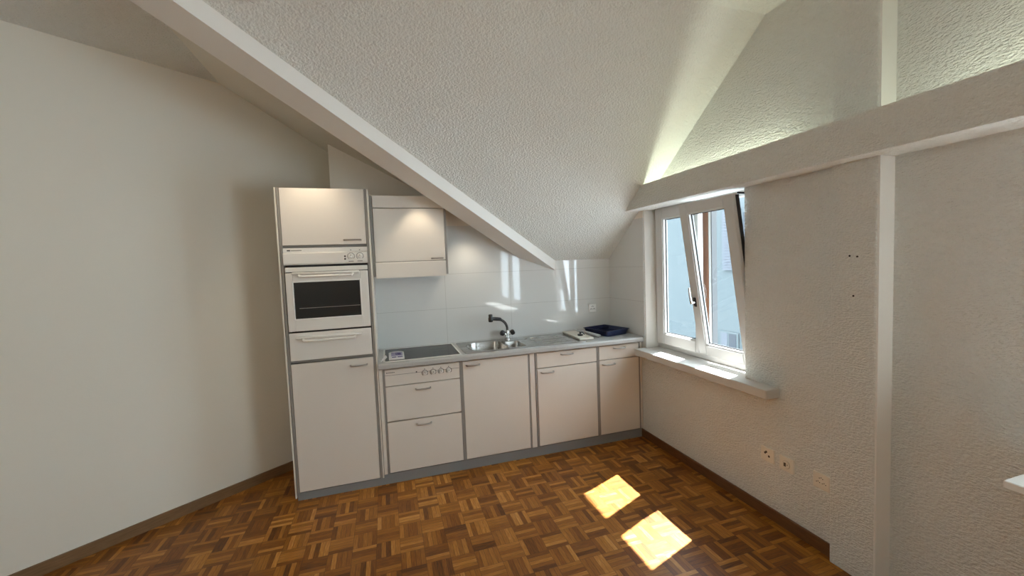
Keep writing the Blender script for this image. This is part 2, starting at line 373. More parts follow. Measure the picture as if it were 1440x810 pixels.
# ------------------------------------------------------------------ windows
def add_frame(bm, x0, x1, y0, y1, z0, z1, w, wb=None, wt=None, bev=.004, wl=None):
    wl = wl or w
    wb = wb or w; wt = wt or w
    add_box(bm, x0, x1, y0, y0+wl, z0, z1, bevel=bev); add_box(bm, x0, x1, y1-w, y1, z0, z1, bevel=bev)
    add_box(bm, x0, x1, y0+wl, y1-w, z0, z0+wb, bevel=bev); add_box(bm, x0, x1, y0+wl, y1-w, z1-wt, z1, bevel=bev)
def rot_y(bm, piv, ang):
    bmesh.ops.rotate(bm, verts=bm.verts, cent=piv, matrix=Matrix.Rotation(ang, 3, 'Y'))
def sash(root, y0, y1, z0, z1, x0, w, tilt, label, handle_y=None, wl=None):
    wl = wl or w      # stile on the low-y side
    piv = Vector((x0+.03, 0, z0)); T = lambda bm: (rot_y(bm, piv, -tilt) if tilt else None, bm)[1]
    bm = bmesh.new(); add_frame(bm, x0, x0+.046, y0, y1, z0, z1, w, wb=w, wl=wl)
    add_frame(bm, x0+.008, x0+.05, y0+wl-.006, y1-w+.006, z0+w-.006, z1-w+.006, .014, bev=.003)
    s = obj('sash', T(bm), PVC, root); s['label'] = label
    bm = bmesh.new(); add_frame(bm, x0+.030, x0+.038, y0+wl+.008, y1-w-.008, z0+w+.008, z1-w-.008, .006, bev=.001)
    obj('gasket', T(bm), BLACK, s)
    obj('pane', T(box(x0+.031, x0+.036, y0+wl, y1-w, z0+w, z1-w)), GLASS, s)
    if handle_y is not None:
        hz = z0+.40; bm = bmesh.new()
        add_box(bm, x0-.008, x0, handle_y-.014, handle_y+.014, hz-.035, hz+.035, bevel=.004)
        obj('handle_plate', T(bm), BLACK, s)
        bm = bmesh.new(); add_lathe2(bm, (x0-.006, handle_y, hz), (-1,0,0), [(0,.010),(.03,.010),(.036,.007)], 14)
        add_tube(bm, smooth_path([(x0-.034,handle_y,hz-.006),(x0-.038,handle_y+.002,hz+.03),(x0-.036,handle_y+.004,hz+.115)],5), [.0085]*5+[.0075]*5+[.006], 10)
        obj('handle', T(bm), CHROME, s, smooth=True)
    return s
w1 = thing('window_1', 'white kitchen window with left sash shut and right sash tilted inwards', 'window', (2.29, 2.535, W1[2]))
w1['kind'] = 'structure'
bm = bmesh.new(); add_frame(bm, 2.282, 2.345, W1[0]-.073, W1[1]-.002, W1[2]+.002, W1[3]-.002, .055, wb=.05, wt=.05)
obj('frame', bm, PVC, w1)
sash(w1, 2.503, 3.005, .872, 2.022, 2.240, .088, 0, 'closed left sash of the white window', wl=.04)
TL_ = math.radians(8.9)
rs = sash(w1, 2.018, 2.498, .880, 2.002, 2.234, .075, TL_, 'right sash tilted inwards at its top', handle_y=2.462)
bm = bmesh.new(); add_box(bm, 2.262, 2.286, 2.0135, 2.0175, .90, 1.99); rot_y(bm, V(2.264, 0, .88), -TL_); obj('edge_seal', bm, BLACK, rs)
# brown outer mullion and the outer white frame behind the sashes
obj('mullion', box(2.350, 2.41, 2.522, 2.648, .86, 2.03, bevel=.006), BROWN, w1)['label'] = 'brown wooden post behind the tilted sash'
bm = bmesh.new(); add_box(bm, 2.35, 2.40, 2.497, 2.520, .86, 2.03, bevel=.002); b_ = obj('glazing_bead', bm, PVC, w1)
obj('seal', box(2.352, 2.40, 2.489, 2.495, .86, 2.03), BLACK, w1)
# scissor stay at the head of the tilted sash
bm = bmesh.new(); add_box(bm, 2.12, 2.29, 2.026, 2.034, 1.985, 1.997); add_box(bm, 2.235, 2.26, 2.024, 2.036, .95, 1.98); obj('stay_arm', bm, BLACK, w1)
# white lining of the head and of the left reveal
bm = bmesh.new(); add_box(bm, XW+.002, 2.30, W1[1]-.006, W1[1]+.002, W1[2], W1[3]); add_box(bm, XW+.002, 2.30, W1[0], W1[1]-.006, W1[3]-.006, W1[3]+.002)
obj('reveal_lining', bm, SM, w1)
# sill board, longer than the opening towards the camera
bm = bmesh.new(); add_box(bm, 2.050, XW, 1.774, 3.07, .764, .822, bevel=.004); add_box(bm, XW-.004, 2.30, W1[0], W1[1], .764, .822)
struct('trim_5', bm, mat('painted_sill', (.60,.585,.55), .5, spec=.3))
w2 = thing('window_2', 'second white window nearer the camera in the right wall', 'window', (2.35, 0, W2[2])); w2['kind'] = 'structure'
bm = bmesh.new(); add_frame(bm, 2.34, 2.41, W2[0]+.002, W2[1]-.002, W2[2]+.002, W2[3]-.002, .055); obj('frame', bm, PVC, w2)
sash(w2, -1.20, -.35, .85, 1.97, 2.31, .075, 0, 'right sash'); sash(w2, -.35, .50, .85, 1.97, 2.31, .075, 0, 'left sash')
bm = bmesh.new(); add_box(bm, 1.972, XR, -1.5, .800, .774, .802, bevel=.003); add_box(bm, XR-.004, 2.36, W2[0], W2[1], .774, .802)
struct('trim_6', bm, SM)

# ------------------------------------------------------------------ the kitchen
def bow_handle(parent, x0, x1, z, y=F, m=HANDLE):
    pts = [(x0,y+.002,z),(x0+.002,y-.018,z),(x0+.014,y-.027,z),((x0+x1)/2,y-.031,z),(x1-.014,y-.027,z),(x1-.002,y-.018,z),(x1,y+.002,z)]
    return obj('handle', tube(smooth_path(pts, 4), 0.006, 8), m, parent, smooth=True)
def carcass(parent, x0, x1, z0, z1, y0, y1, t, shelves=(), back=True, top=True):
    bm = bmesh.new()
    add_box(bm, x0, x0+t, y0, y1, z0, z1); add_box(bm, x1-t, x1, y0, y1, z0, z1)
    for z in ((z0, z1-.016, *shelves) if top else (z0, *shelves)): add_box(bm, x0+t, x1-t, y0+.022, y1, z, z+.016)
    if back: add_box(bm, x0+t, x1-t, y1-.008, y1, z0+.016, z1-.016)
    return obj('carcass', bm, GREYE, parent)
def front(parent, name, x0, x1, z0, z1, hx=None, hz=None, y=F, m=CREAM):
    d = obj(name, box(x0, x1, y, y+.018, z0, z1, bevel=.0018), m, parent)
    if hx: bow_handle(d, hx[0], hx[1], hz, y)
    return d

def dial_ring(parent, kx, kz, y, r, tooth, n=12, gap=40):
    """printed scale round a knob: one thin notched arc"""
    bm = bmesh.new(); N = n*4; fr_, bk_ = [], []
    for i in range(N+1):
        a = math.radians(180+gap+(360-2*gap)*i/N); ro = r+(tooth if i % 4 in (0, 1) else 0.0)
        for L_, yy in ((fr_, y-.0008), (bk_, y)):
            L_.append([bm.verts.new((kx+q*math.sin(a), yy, kz+q*math.cos(a))) for q in (r-.0012, ro)])
    for i in range(N):
        bm.faces.new([fr_[i][0], fr_[i][1], fr_[i+1][1], fr_[i+1][0]]); bm.faces.new([bk_[i][0], bk_[i+1][0], bk_[i+1][1], bk_[i][1]])
        for j in (0, 1): bm.faces.new([fr_[i][j], fr_[i+1][j], bk_[i+1][j], bk_[i][j]])
    bmesh.ops.recalc_face_normals(bm, faces=bm.faces)
    return obj('dial_scale', bm, INK, parent)

# tall unit
t = thing('tall_cabinet', 'tall cream kitchen cabinet housing the oven, at the left end of the kitchen', 'cabinet', (-.38, 3.36, 0))
carcass(t, -.668, -.098, .056, 2.176, F+.001, 3.60, .014, shelves=(.972, 1.772))
for xx in ((-.682, -.672), (-.096, -.086)):
    obj('side_panel', box(xx[0], xx[1], F-.002, 3.62, .02 if xx[0] < -.3 else .056, 2.178, bevel=.001), CREAM, t)
front(t, 'door', -.652, -.115, 1.787, 2.175, (-.262, -.153), 1.817)
front(t, 'door', -.652, -.115, .060, .968, (-.271, -.16), .921)

# oven
ov = thing('built_in_oven', 'white built-in oven with dark window in the tall cabinet', 'oven', (-.383, 3.3, 1.188))
obj('housing', box(-.648, -.118, F+.02, F+.44, 1.190, 1.768), DARK, ov)
bm = bmesh.new()
add_prism(bm, [(-.652,F+.018,1.652),(-.652,F-.004,1.652),(-.652,F-.010,1.662),(-.652,F-.010,1.728),(-.652,F+.002,1.738),(-.652,F+.002,1.768),(-.652,F+.018,1.768)], (.539,0,0))
cpn = obj('control_panel', bm, WHITE, ov)
for kx in (-.222, -.163):
    k = obj('knob', lathe((kx,F-.009,1.702), (0,-1,0), [(0,.0165),(.004,.0165),(.006,.0125),(.018,.0115),(.020,.009)]), WHITE, cpn, smooth=True)
    bm = bmesh.new(); add_box(bm, kx-.0012, kx+.0012, F-.031, F-.028, 1.702, 1.7125); obj('pointer', bm, INK, k)
    dial_ring(cpn, kx, 1.702, F-.0095, .0225, .0035)
    obj('label_mark', box(kx-.018, kx+.016, F-.0108, F-.0098, 1.665, 1.6685), INK, cpn)
    obj('symbol_mark', box(kx-.004, kx+.003, F+.0010, F+.0022, 1.744, 1.749), INK, cpn)
for bz in (1.703, 1.684):
    obj('indicator_lamp', lathe((-.262,F-.009,bz), (0,-1,0), [(0,.0065),(.004,.006),(.005,.004)], 12), INK, cpn)
bm = bmesh.new(); add_box(bm, -.628, -.607, F+.0006, F+.0022, 1.747, 1.756, bevel=.0004)
for i in range(7): add_box(bm, -.602+i*.0095, -.602+i*.0095+.0065, F+.0006, F+.0022, 1.748, 1.7535)
obj('nameplate', bm, INK, cpn)
obj('vent_strip', box(-.648, -.117, F-.006, F+.018, 1.604, 1.636, bevel=.003), WHITE, ov)
def pull(parent, x0, x1, z):
    """wide moulded pull with a rounded bar"""
    bm = bmesh.new(); add_box(bm, x0, x1, F-.022, F-.004, z+.012, z+.030, bevel=.006, seg=2)
    h = obj('handle', bm, WHITE, parent, smooth=True)
    bm = bmesh.new(); pts = [(x0+.045,F-.012,z+.010),(x0+.055,F-.034,z+.004),(x0+.075,F-.040,z),(x1-.075,F-.040,z),(x1-.055,F-.034,z+.004),(x1-.045,F-.012,z+.010)]
    add_tube(bm, smooth_path(pts, 4), .0085, 10); obj('grip_bar', bm, WHITE, h, smooth=True)
    return h
bm = bmesh.new(); x0, x1, z0, z1 = -.648, -.117, 1.196, 1.598
gx0, gx1, gz0, gz1 = -.603, -.172, 1.279, 1.535
add_box(bm, x0, gx0, F-.010, F+.018, z0, z1, bevel=.003); add_box(bm, gx1, x1, F-.010, F+.018, z0, z1, bevel=.003)
add_box(bm, gx0-.002, gx1+.002, F-.010, F+.018, z0, gz0, bevel=.003); add_box(bm, gx0-.002, gx1+.002, F-.010, F+.018, gz1, z1, bevel=.003)
od = obj('door', bm, WHITE, ov)
bm = bmesh.new()
def add_rim(bm, a0, a1, c0, c1, y0, y1, w):
    add_box(bm, a0, a0+w, y0, y1, c0, c1, bevel=.0015); add_box(bm, a1-w, a1, y0, y1, c0, c1, bevel=.0015)
    add_box(bm, a0, a1, y0, y1, c0, c0+w, bevel=.0015); add_box(bm, a0, a1, y0, y1, c1-w, c1, bevel=.0015)
add_rim(bm, gx0-.006, gx1+.006, gz0-.006, gz1+.006, F-.0135, F-.006, .009); obj('window_rim', bm, SM, od)
g_ = obj('window', box(gx0, gx1, F-.007, F+.012, gz0, gz1), OVENG, od)
bm = bmesh.new(); add_box(bm, gx0+.03, gx1-.01, F-.0078, F-.0068, 1.352, 1.3545); obj('rack_edge', bm, HANDLE, od)
pull(od, -.607, -.172, 1.572)
wd = thing('warming_drawer', 'plain white appliance drawer with long handle directly under the oven', 'drawer', (-.383, 3.3, .988))
obj('housing', box(-.645, -.120, F+.02, F+.44, .990, 1.182), DARK, wd)
wf = obj('drawer_front', box(-.650, -.117, F-.008, F+.018, .992, 1.184, bevel=.003), WHITE, wd)
pull(wf, -.608, -.176, 1.130)

# wall unit with the pull-out hood visor
C = 3.28
wc = thing('wall_cabinet', 'cream wall cabinet with extractor flap, hung between tall cabinet and slanted beam', 'cabinet', (.207, 3.45, 1.53))
carcass(wc, -.082, .487, 1.545, 2.160, C+.001, YB-.004, .014, shelves=(1.70,))
front(wc, 'top_panel', -.064, .470, 2.068, 2.160, y=C)
front(wc, 'door', -.064, .470, 1.657, 2.063, (.36, .45), 1.672, y=C)
bm = bmesh.new(); add_prism(bm, [(-.064,C-.002,1.653),(-.064,C-.006,1.645),(-.064,C-.006,1.532),(-.064,C+.16,1.532),(-.064,C+.16,1.54),(-.064,C+.014,1.54),(-.064,C+.014,1.653)], (.534,0,0))
obj('extractor_flap', bm, CREAM, wc)

# base units
ZT, ZB_ = .862, .080
def base(label, x0, x1, top=True):
    b = thing('base_cabinet', label, 'cabinet', ((x0+x1)/2, 3.36, ZB_)); carcass(b, x0, x1, ZB_-.002, .868, F+.001, 3.60, .0125, top=top); return b
b1 = base('cream base cabinet with two deep drawers and a four-knob panel, under the black hob', -.056, .5245)
obj('side_panel', box(-.0825, -.0585, F, 3.60, .0775, .868, bevel=.001), CREAM, b1)
cpn = front(b1, 'control_panel', -.042, .5105, .737, .860)
obj('seam', box(-.040, .508, F-.0006, F+.001, .8165, .8185), INK, cpn)
bm = bmesh.new(); add_box(bm, -.030, -.024, F-.0008, F+.001, .833, .841)
for i in range(6): add_box(bm, -.020+i*.0085, -.020+i*.0085+.006, F-.0008, F+.001, .834, .8395)
obj('nameplate', bm, INK, cpn)
obj('indicator_lamp', lathe((.186,F+.001,.823), (0,-1,0), [(0,.005),(.003,.005),(.004,.003)], 10), BLACK, cpn)
for kx in (.247, .309, .368, .427):
    k = obj('knob', lathe((kx,F+.001,.807), (0,-1,0), [(0,.0185),(.004,.0185),(.006,.0135),(.022,.0125),(.024,.010)]), WHITE, cpn, smooth=True)
    bm = bmesh.new(); add_box(bm, kx-.0013, kx+.0013, F-.0245, F-.0225, .807, .8185); obj('pointer', bm, INK, k)
    dial_ring(cpn, kx, .807, F-.0002, .0205, .0045)
    obj('symbol_mark', box(kx-.003, kx+.003, F-.0008, F+.001, .834, .840), INK, cpn)
front(b1, 'drawer', -.042, .5105, .470, .731, (.174, .282), .694)
front(b1, 'drawer', -.042, .5105, .082, .462, (.172, .276), .424)
b2 = base('cream base cabinet with a single door, under the steel sink', .5255, 1.085, False)
front(b2, 'door', .5385, 1.072, .082, .860, (.566, .670), .828)
fp = tag(obj('filler_panel', box(1.089, 1.131, F+.001, F+.40, .079, .866, bevel=.001), CREAM), 'narrow cream filler strip between the sink cabinet and the next drawer cabinet', 'panel')
b3 = base('wider cream base cabinet with one drawer over a door, under the drainer', 1.136, 1.7115)
front(b3, 'drawer', 1.1525, 1.6985, .738, .860, (1.368, 1.474), .834)
front(b3, 'door', 1.1525, 1.6985, .082, .731, (1.186, 1.294), .699)
b4 = base('narrow cream base cabinet with one drawer over a door, beside the window wall', 1.7135, 2.1325)
front(b4, 'drawer', 1.7265, 2.1195, .742, .860, (1.868, 1.976), .836)
front(b4, 'door', 1.7265, 2.1195, .082, .736, (1.756, 1.872), .702)
obj('side_panel', box(2.1345, 2.153, F, 3.60, .080, .868, bevel=.001), CREAM, b4)
bm = bmesh.new(); add_box(bm, -.668, -.0845, F+.006, 3.52, 0, .054); add_box(bm, -.0845, 2.150, F+.006, 3.52, 0, .0765)
tag(obj('plinth', bm, PLINTH), 'grey plinth running along the parquet under all the cabinets', 'plinth')

# worktop, cut out for the sink bowls
ZW0, ZW = .872, .916
bm = bmesh.new(); add_prism(bm, [(-.0835,3.620,ZW0),(-.0835,3.080,ZW0),(-.0835,3.074,ZW0+.008),(-.0835,3.074,ZW-.014),(-.0835,3.079,ZW-.004),(-.0835,3.088,ZW),(-.0835,3.620,ZW)], (2.2325,0,0))
wt = obj('worktop', bm, TOP)
tag(wt, 'long grey worktop with a rounded front edge on the base cabinets', 'worktop')
cut(wt, prism([(x,y,ZW0-.02) for x,y in rrect(.605,1.115,3.138,3.535,.03)], (0,0,.1)))
# upstand strip at the wall
# hob
hb = thing('ceramic_hob', 'black glass hob with a pale metal rim set in the worktop', 'hob', (.245, 3.35, ZW))
bm = bmesh.new()
hx0, hx1, hy0, hy1 = -.046, .535, 3.105, 3.588
for a in ((hx0,hx0+.013,hy0,hy1),(hx1-.013,hx1,hy0,hy1),(hx0,hx1,hy0,hy0+.013),(hx0,hx1,hy1-.013,hy1)): add_box(bm, *a, ZW+.0003, ZW+.007, bevel=.002)
obj('rim', bm, mat('pale_metal_rim', (.78,.77,.72), .3, metal=.3), hb)
gp = obj('glass_plate', box(hx0+.012, hx1-.012, hy0+.012, hy1-.012, ZW+.0003, ZW+.0055), BLACKG, hb)
RING = mat('faint_ring_print', (.045,.045,.047), .25)
for cx_, cy_, r_ in ((.10,3.22,.072),(.10,3.46,.09),(.385,3.22,.09),(.385,3.46,.072)):
    bm = bmesh.new(); n = 40
    a = [bm.verts.new((cx_+r_*math.cos(2*math.pi*i/n), cy_+r_*math.sin(2*math.pi*i/n), ZW+.0058)) for i in range(n)]
    b = [bm.verts.new((cx_+(r_-.003)*math.cos(2*math.pi*i/n), cy_+(r_-.003)*math.sin(2*math.pi*i/n), ZW+.0058)) for i in range(n)]
    for i in range(n): bm.faces.new([a[i], a[(i+1)%n], b[(i+1)%n], b[i]])
    obj('cooking_zone', bm, RING, hb)

# sink
sk = thing('kitchen_sink', 'stainless steel sink with two bowls and a drainer in the worktop', 'sink', (1.06, 3.36, ZW))
pts = rrect(.565, 1.63, 3.118, 3.592, .035)
pl_ = obj('rim', prism([(x,y,ZW+.0003) for x,y in pts], (0,0,.005)), STEEL, sk)
big = rrect(.622, .938, 3.158, 3.520, [.05,.14,.12,.04], 8); small = rrect(.965, 1.095, 3.175, 3.425, [.03,.03,.03,.03])
drn = rrect(1.150, 1.565, 3.170, 3.530, [.04,.15,.12,.04], 8)
def bowl(name, pts, depth, inset):
    cx_ = sum(p[0] for p in pts)/len(pts); cy_ = sum(p[1] for p in pts)/len(pts)
    bm = bmesh.new(); rings = []
    zt = ZW+.0056
    prof = [(1.035,zt),(1.0,zt-.001),(.985,zt-.008),(.94,zt-depth*.75),(.90,zt-depth*.93),(.80,zt-depth),(.25,zt-depth-.004),(.001,zt-depth-.004)]
    for s, z in prof: rings.append([bm.verts.new((cx_+(x-cx_)*s, cy_+(y-cy_)*s, z)) for x, y in pts])
    n = len(pts)
    for a, b in zip(rings, rings[1:]):
        for k in range(n): bm.faces.new([a[k], a[(k+1)%n], b[(k+1)%n], b[k]])
    bmesh.ops.recalc_face_normals(bm, faces=bm.faces)
    o = obj(name, bm, STEEL, sk, smooth=True, angle=50)
    return o, cx_, cy_
for pts_, d_, nm in ((big,.15,'large'),(small,.12,'small')):
    cx_ = sum(p[0] for p in pts_)/len(pts_); cy_ = sum(p[1] for p in pts_)/len(pts_)
    cut(pl_, prism([(cx_+(x-cx_)*1.002, cy_+(y-cy_)*1.002, ZW-.02) for x,y in pts_], (0,0,.06)))
    o, cx_, cy_ = bowl('bowl', pts_, d_, 0); o['label'] = nm+' steel sink bowl'
    obj('drain', lathe((cx_,cy_,ZW+.0056-d_-.0035), (0,0,1), [(0,.04),(.003,.04),(.004,.034),(.002,.02)], 20), CHROME, o, smooth=True)
# drainer: shallow pressed tray with ribs
cut(pl_, prism([(x,y,ZW+.0025) for x,y in drn], (0,0,.02)))
bm = bmesh.new()
for i in range(9): add_tube(bm, [(1.22+i*.0, 3.215+i*.035, ZW+.0024),(1.535, 3.215+i*.035, ZW+.0024)], .0024, 6)
obj('drainer_ribs', bm, STEEL, sk, smooth=True)

# tap
tp = thing('mixer_tap', 'chrome mixer tap with black cross knobs and black pull-out spout behind the sink', 'tap', (1.040, 3.558, ZW+.0053))
tx, ty, tz = 1.040, 3.558, ZW+.0053
bm = bmesh.new(); add_lathe2(bm, (tx,ty,tz), (0,0,1), [(0,.026),(.008,.026),(.014,.020),(.05,.018),(.07,.019),(.082,.012)], 20)
for s in (-1, 1): add_tube(bm, [(tx,ty,tz+.035),(tx+s*.034,ty-.004,tz+.052)], [.012,.010], 12)
bo = obj('body', bm, CHROME, tp, smooth=True)
for s in (-1, 1):
    ax = Vector((s*.9,-.1,.45)).normalized(); b_ = Vector((tx+s*.030,ty-.004,tz+.050))
    bm = bmesh.new(); prof = [(0,.016),(.006,.023),(.018,.026),(.030,.025),(.038,.018),(.040,.008)]
    add_lathe2(bm, b_, ax, prof, 18); obj('knob', bm, BLACK, tp, smooth=True)
P = smooth_path([(tx,ty,tz+.072),(tx-.002,ty-.002,tz+.11),(tx-.022,ty-.012,tz+.150),(tx-.060,ty-.036,tz+.181),(tx-.105,ty-.064,tz+.198)], 6)
obj('spout', tube(P, [.0105+.003*min(1,i/len(P)) for i in range(len(P))], 14), mat('dark_chrome', (.16,.155,.15), .18, metal=.9), tp, smooth=True)
hd = Vector((tx-.105,ty-.064,tz+.198)); dr = Vector((-.82,-.5,.16)).normalized()
bm = bmesh.new(); add_tube(bm, [hd-dr*.035, hd+dr*.005, hd+dr*.045, hd+dr*.075], [.0155,.0165,.0165,.0150], 14)
sh = obj('spray_grip', bm, BLACK, tp, smooth=True)
ce = hd+dr*.088
bm = bmesh.new(); add_lathe2(bm, ce+V(0,0,-.030), (0,0,1), [(0,.017),(.006,.021),(.034,.021),(.040,.018),(.064,.018),(.068,.013)], 18); obj('spray_head', bm, BLACK, tp, smooth=True)

# things lying on the worktop
bm = bmesh.new(); c_ = Vector((1.650,3.36,0)); R_ = Matrix.Rotation(math.radians(-3), 3, 'Z')
add_box(bm, -.066, .066, -.195, .205, ZW+.0055, ZW+.024, bevel=.003)
for v in bm.verts: v.co = R_ @ v.co + c_
tag(obj('board', bm, BOARD), 'long pale board lying across the worktop at the end of the drainer', 'board')
zb = ZW+.0243
bm = bmesh.new(); add_lathe2(bm, (1.640,3.285,zb), (0,0,1), [(0,.022),(.005,.026),(.012,.025),(.015,.018),(.016,.007),(.026,.006),(.030,.010),(.034,.004)], 18)
add_tube(bm, smooth_path([(1.640,3.285,zb+.024),(1.663,3.288,zb+.026),(1.678,3.287,zb+.013),(1.681,3.283,zb+.007)],4), .006, 8)
tag(obj('sink_plug', bm, BLACK, smooth=True), 'small black rubber sink plug on the pale board', 'plug')
# blue cutlery tray
bm = bmesh.new(); tw, td, th = .138, .160, .048
outer = [rrect(-tw*s, tw*s, -td*s, td*s, .02) for s in (.90, 1.0, 1.04, 1.04, .985, .975, .89)]
zs = [0, th, th, th+.004, th+.004, th-.002, .004]
rings = [[bm.verts.new((x,y,z)) for x,y in o_] for o_, z in zip(outer, zs)]; n = len(rings[0])
for a, b in zip(rings, rings[1:]):
    for k in range(n): bm.faces.new([a[k], a[(k+1)%n], b[(k+1)%n], b[k]])
bm.faces.new(list(reversed(rings[0]))); bm.faces.new(rings[-1]); bmesh.ops.recalc_face_normals(bm, faces=bm.faces)
dv = bmesh.new()
for x in (-.045, .045): add_box(dv, x-.0015, x+.0015, -.14, .09, .004, th-.006)
add_box(dv, -.121, .121, .088, .091, .004, th-.006)
RT_ = Matrix.Rotation(math.radians(14), 3, 'Z'); ct = Vector((1.963,3.395,ZW+.0005))
for bb_ in (bm, dv):
    for v in bb_.verts: v.co = RT_ @ v.co + ct
tr = tag(obj('cutlery_tray', bm, BLUE, smooth=True, angle=30), 'dark blue plastic cutlery tray in the corner of the worktop', 'tray')
obj('divider', dv, BLUE, tr)
# rolled paper between board and tray
bm = bmesh.new(); n = 26; L0, L1 = Vector((1.757,3.545,ZW)), Vector((1.797,3.215,ZW)); ax = (L1-L0).normalized(); sd = Vector((0,0,1)).cross(ax)
for k in range(2): pass
prev = None
for i in range(n+1):
    a = i/n*4*math.pi; r0_ = .0135-.0012*i/n*2
    row = []
    for q, t_ in enumerate((0, .5, 1)):
        rr = r0_*(1.35-.35*t_)
        row.append(bm.verts.new(L0.lerp(L1, t_)+sd*math.sin(a)*rr+Vector((0,0,.0168+math.cos(a)*rr*-1+ (.003*(1-t_))))))
    if prev:
        for q in range(2): bm.faces.new([prev[q], row[q], row[q+1], prev[q+1]])
    prev = row
# loose flap at the far end
fa = [L0+sd*-.012+V(0,0,.030), L0+ax*.10+sd*-.012+V(0,0,.028), L0+ax*.09+sd*-.052+V(0,0,.031), L0+sd*-.060+V(0,0,.044)]
f0 = [bm.verts.new(p) for p in fa]; bm.faces.new(f0)
bmesh.ops.solidify(bm, geom=list(bm.faces), thickness=.0008)
tag(obj('paper_roll', bm, PAPER, smooth=True), 'white rolled-up paper between the pale board and the blue tray', 'paper')
# printed card on the hob, bent upwards at the far edge, and its strip
bm = bmesh.new(); cw = .056; cx0 = .050; rows = []
for i in range(9):
    t_ = i/8; y = 3.118+.150*t_; z = ZW+.0125+.030*math.sin(t_*1.9)
    w_ = cw*(1-.0*t_) if t_ < .85 else cw*(1-.12*(t_-.85)/.15)
    rows.append([bm.verts.new((cx0-w_+2*w_*j/6, y, z+.006*math.sin(math.pi*j/6)*t_)) for j in range(7)])
for a, b in zip(rows, rows[1:]):
    for j in range(6): bm.faces.new([a[j], a[j+1], b[j+1], b[j]])
bmesh.ops.solidify(bm, geom=list(bm.faces), thickness=.0012); bm.verts.ensure_lookup_table()
cd = tag(obj('printed_card', bm, PAPER), 'small white card with purple print lying bent on the black hob', 'card')
def cz(t_): return ZW+.0125+.030*math.sin(t_*1.9)
def pr(x0, x1, t0, t1, m, nm='print'):
    bm = bmesh.new(); N = 5; rr = []
    for i in range(N+1):
        t_ = t0+(t1-t0)*i/N
        rr.append([bm.verts.new((x, 3.118+.150*t_, cz(t_)+.006*math.sin(math.pi*(x-cx0+cw)/(2*cw))*t_+.0012)) for x in (x0,(x0+x1)/2,x1)])
    for a, b in zip(rr, rr[1:]):
        for j in range(2): bm.faces.new([a[j],a[j+1],b[j+1],b[j]])
    bmesh.ops.solidify(bm, geom=list(bm.faces), thickness=.0004); obj(nm, bm, m, cd)
pr(.012,.094,.30,.70,LILAC); 
pr(.044,.082,.38,.60,PURPLE); pr(.016,.048,.17,.24,PURPLE); pr(.056,.094,.17,.24,PURPLE); pr(.014,.024,.62,.70,PURPLE)
bm = bmesh.new(); sp_ = smooth_path([(-.072,3.20,ZW+.004),(-.062,3.155,ZW+.003),(-.052,3.150,ZW+.012),(-.040,3.160,ZW+.018),(-.022,3.185,ZW+.030)],4)
wds = [.004]*4+[.006]*4+[.013]*4+[.017]*5; pa = pb = None
for p, w_ in zip(sp_, wds):
    a, b = bm.verts.new(p+V(.3*w_,-w_,-.2*w_)), bm.verts.new(p+V(-.3*w_,w_,.4*w_))
    if pa: bm.faces.new([pa, a, b, pb])
    pa, pb = a, b
bmesh.ops.solidify(bm, geom=list(bm.faces), thickness=.001)
tag(obj('paper_strip', bm, PAPER), 'curled white paper strip at the left corner of the hob', 'paper')

# ------------------------------------------------------------------ sockets and holes
def wall_socket(label, y, z, kind, tl=0):
    s = thing('wall_socket', label, 'socket', (XW-.006, y, z-.044), 'sockets low on the window wall')
    bm = bmesh.new(); add_box(bm, XW-.012, XW, y-.044, y+.044, z-.042, z+.042, bevel=.004, seg=2); pt = obj('plate', bm, SOCK, s)
    X = XW-.012; bm = bmesh.new()
    if kind == 'aerial':
        for dy, dz_ in ((.014,.008),(.006,.016),(-.012,-.006)): add_lathe2(bm, (X+.001,y+dy,z+dz_), (-1,0,0), [(0,.0068),(.0018,.0068)], 12)
        obj('opening', bm, BLACK, pt)
    elif kind == 'phone':
        bm2 = bmesh.new(); add_lathe2(bm2, (X+.001,y,z), (-1,0,0), [(0,.0235),(.003,.0235),(.004,.022)], 24); obj('ring', bm2, mat('beige_ring', (.55,.5,.42), .4), pt)
        bm2 = bmesh.new(); add_lathe2(bm2, (X-.0025,y,z), (-1,0,0), [(0,.0205),(.002,.0205)], 24); obj('insert', bm2, SOCK, pt)
        add_box(bm, X-.0052, X-.004, y-.001, y+.013, z-.012, z+.010); add_box(bm, X-.0052, X-.004, y-.011, y-.007, z-.002, z+.004); obj('opening', bm, BLACK, pt)
    else:
        for k in range(3):
            a = math.radians(90+120*k); cy__, cz__ = y+.018*math.cos(a), z+.016*math.sin(a)
            for dy, dz_ in ((-.0085,0),(.0085,0),(0,.0045)): add_lathe2(bm, (X+.001,cy__+dy,cz__+dz_), (-1,0,0), [(0,.0028),(.0014,.0028)], 8)
        obj('opening', bm, BLACK, pt)
wall_socket('cream aerial socket with three dark openings, nearest the window sill', 1.848, .393, 'aerial')
wall_socket('cream telephone socket with a round insert, middle of the three low sockets', 1.725, .389, 'phone')
wall_socket('cream power socket with nine pin holes, nearest the pilaster', 1.529, .388, 'power')
s = thing('wall_socket', 'white power socket on the tiles above the blue tray', 'socket', (1.948, YB-.006, 1.09))
bm = bmesh.new(); add_box(bm, 1.908, 1.988, YB-.011, YB, 1.095, 1.175, bevel=.004, seg=2); pt = obj('plate', bm, SOCKW, s)
bm = bmesh.new()
for k in range(3):
    a = math.radians(90+120*k); cx_, cz_ = 1.948+.018*math.cos(a), 1.135+.017*math.sin(a)
    for dx, dz_ in ((-.0085,0),(.0085,0),(0,.0045)): add_lathe2(bm, (cx_+dx,YB-.010,cz_+dz_), (0,-1,0), [(0,.0034),(.0018,.0034)], 8)
obj('opening', bm, BLACK, pt)
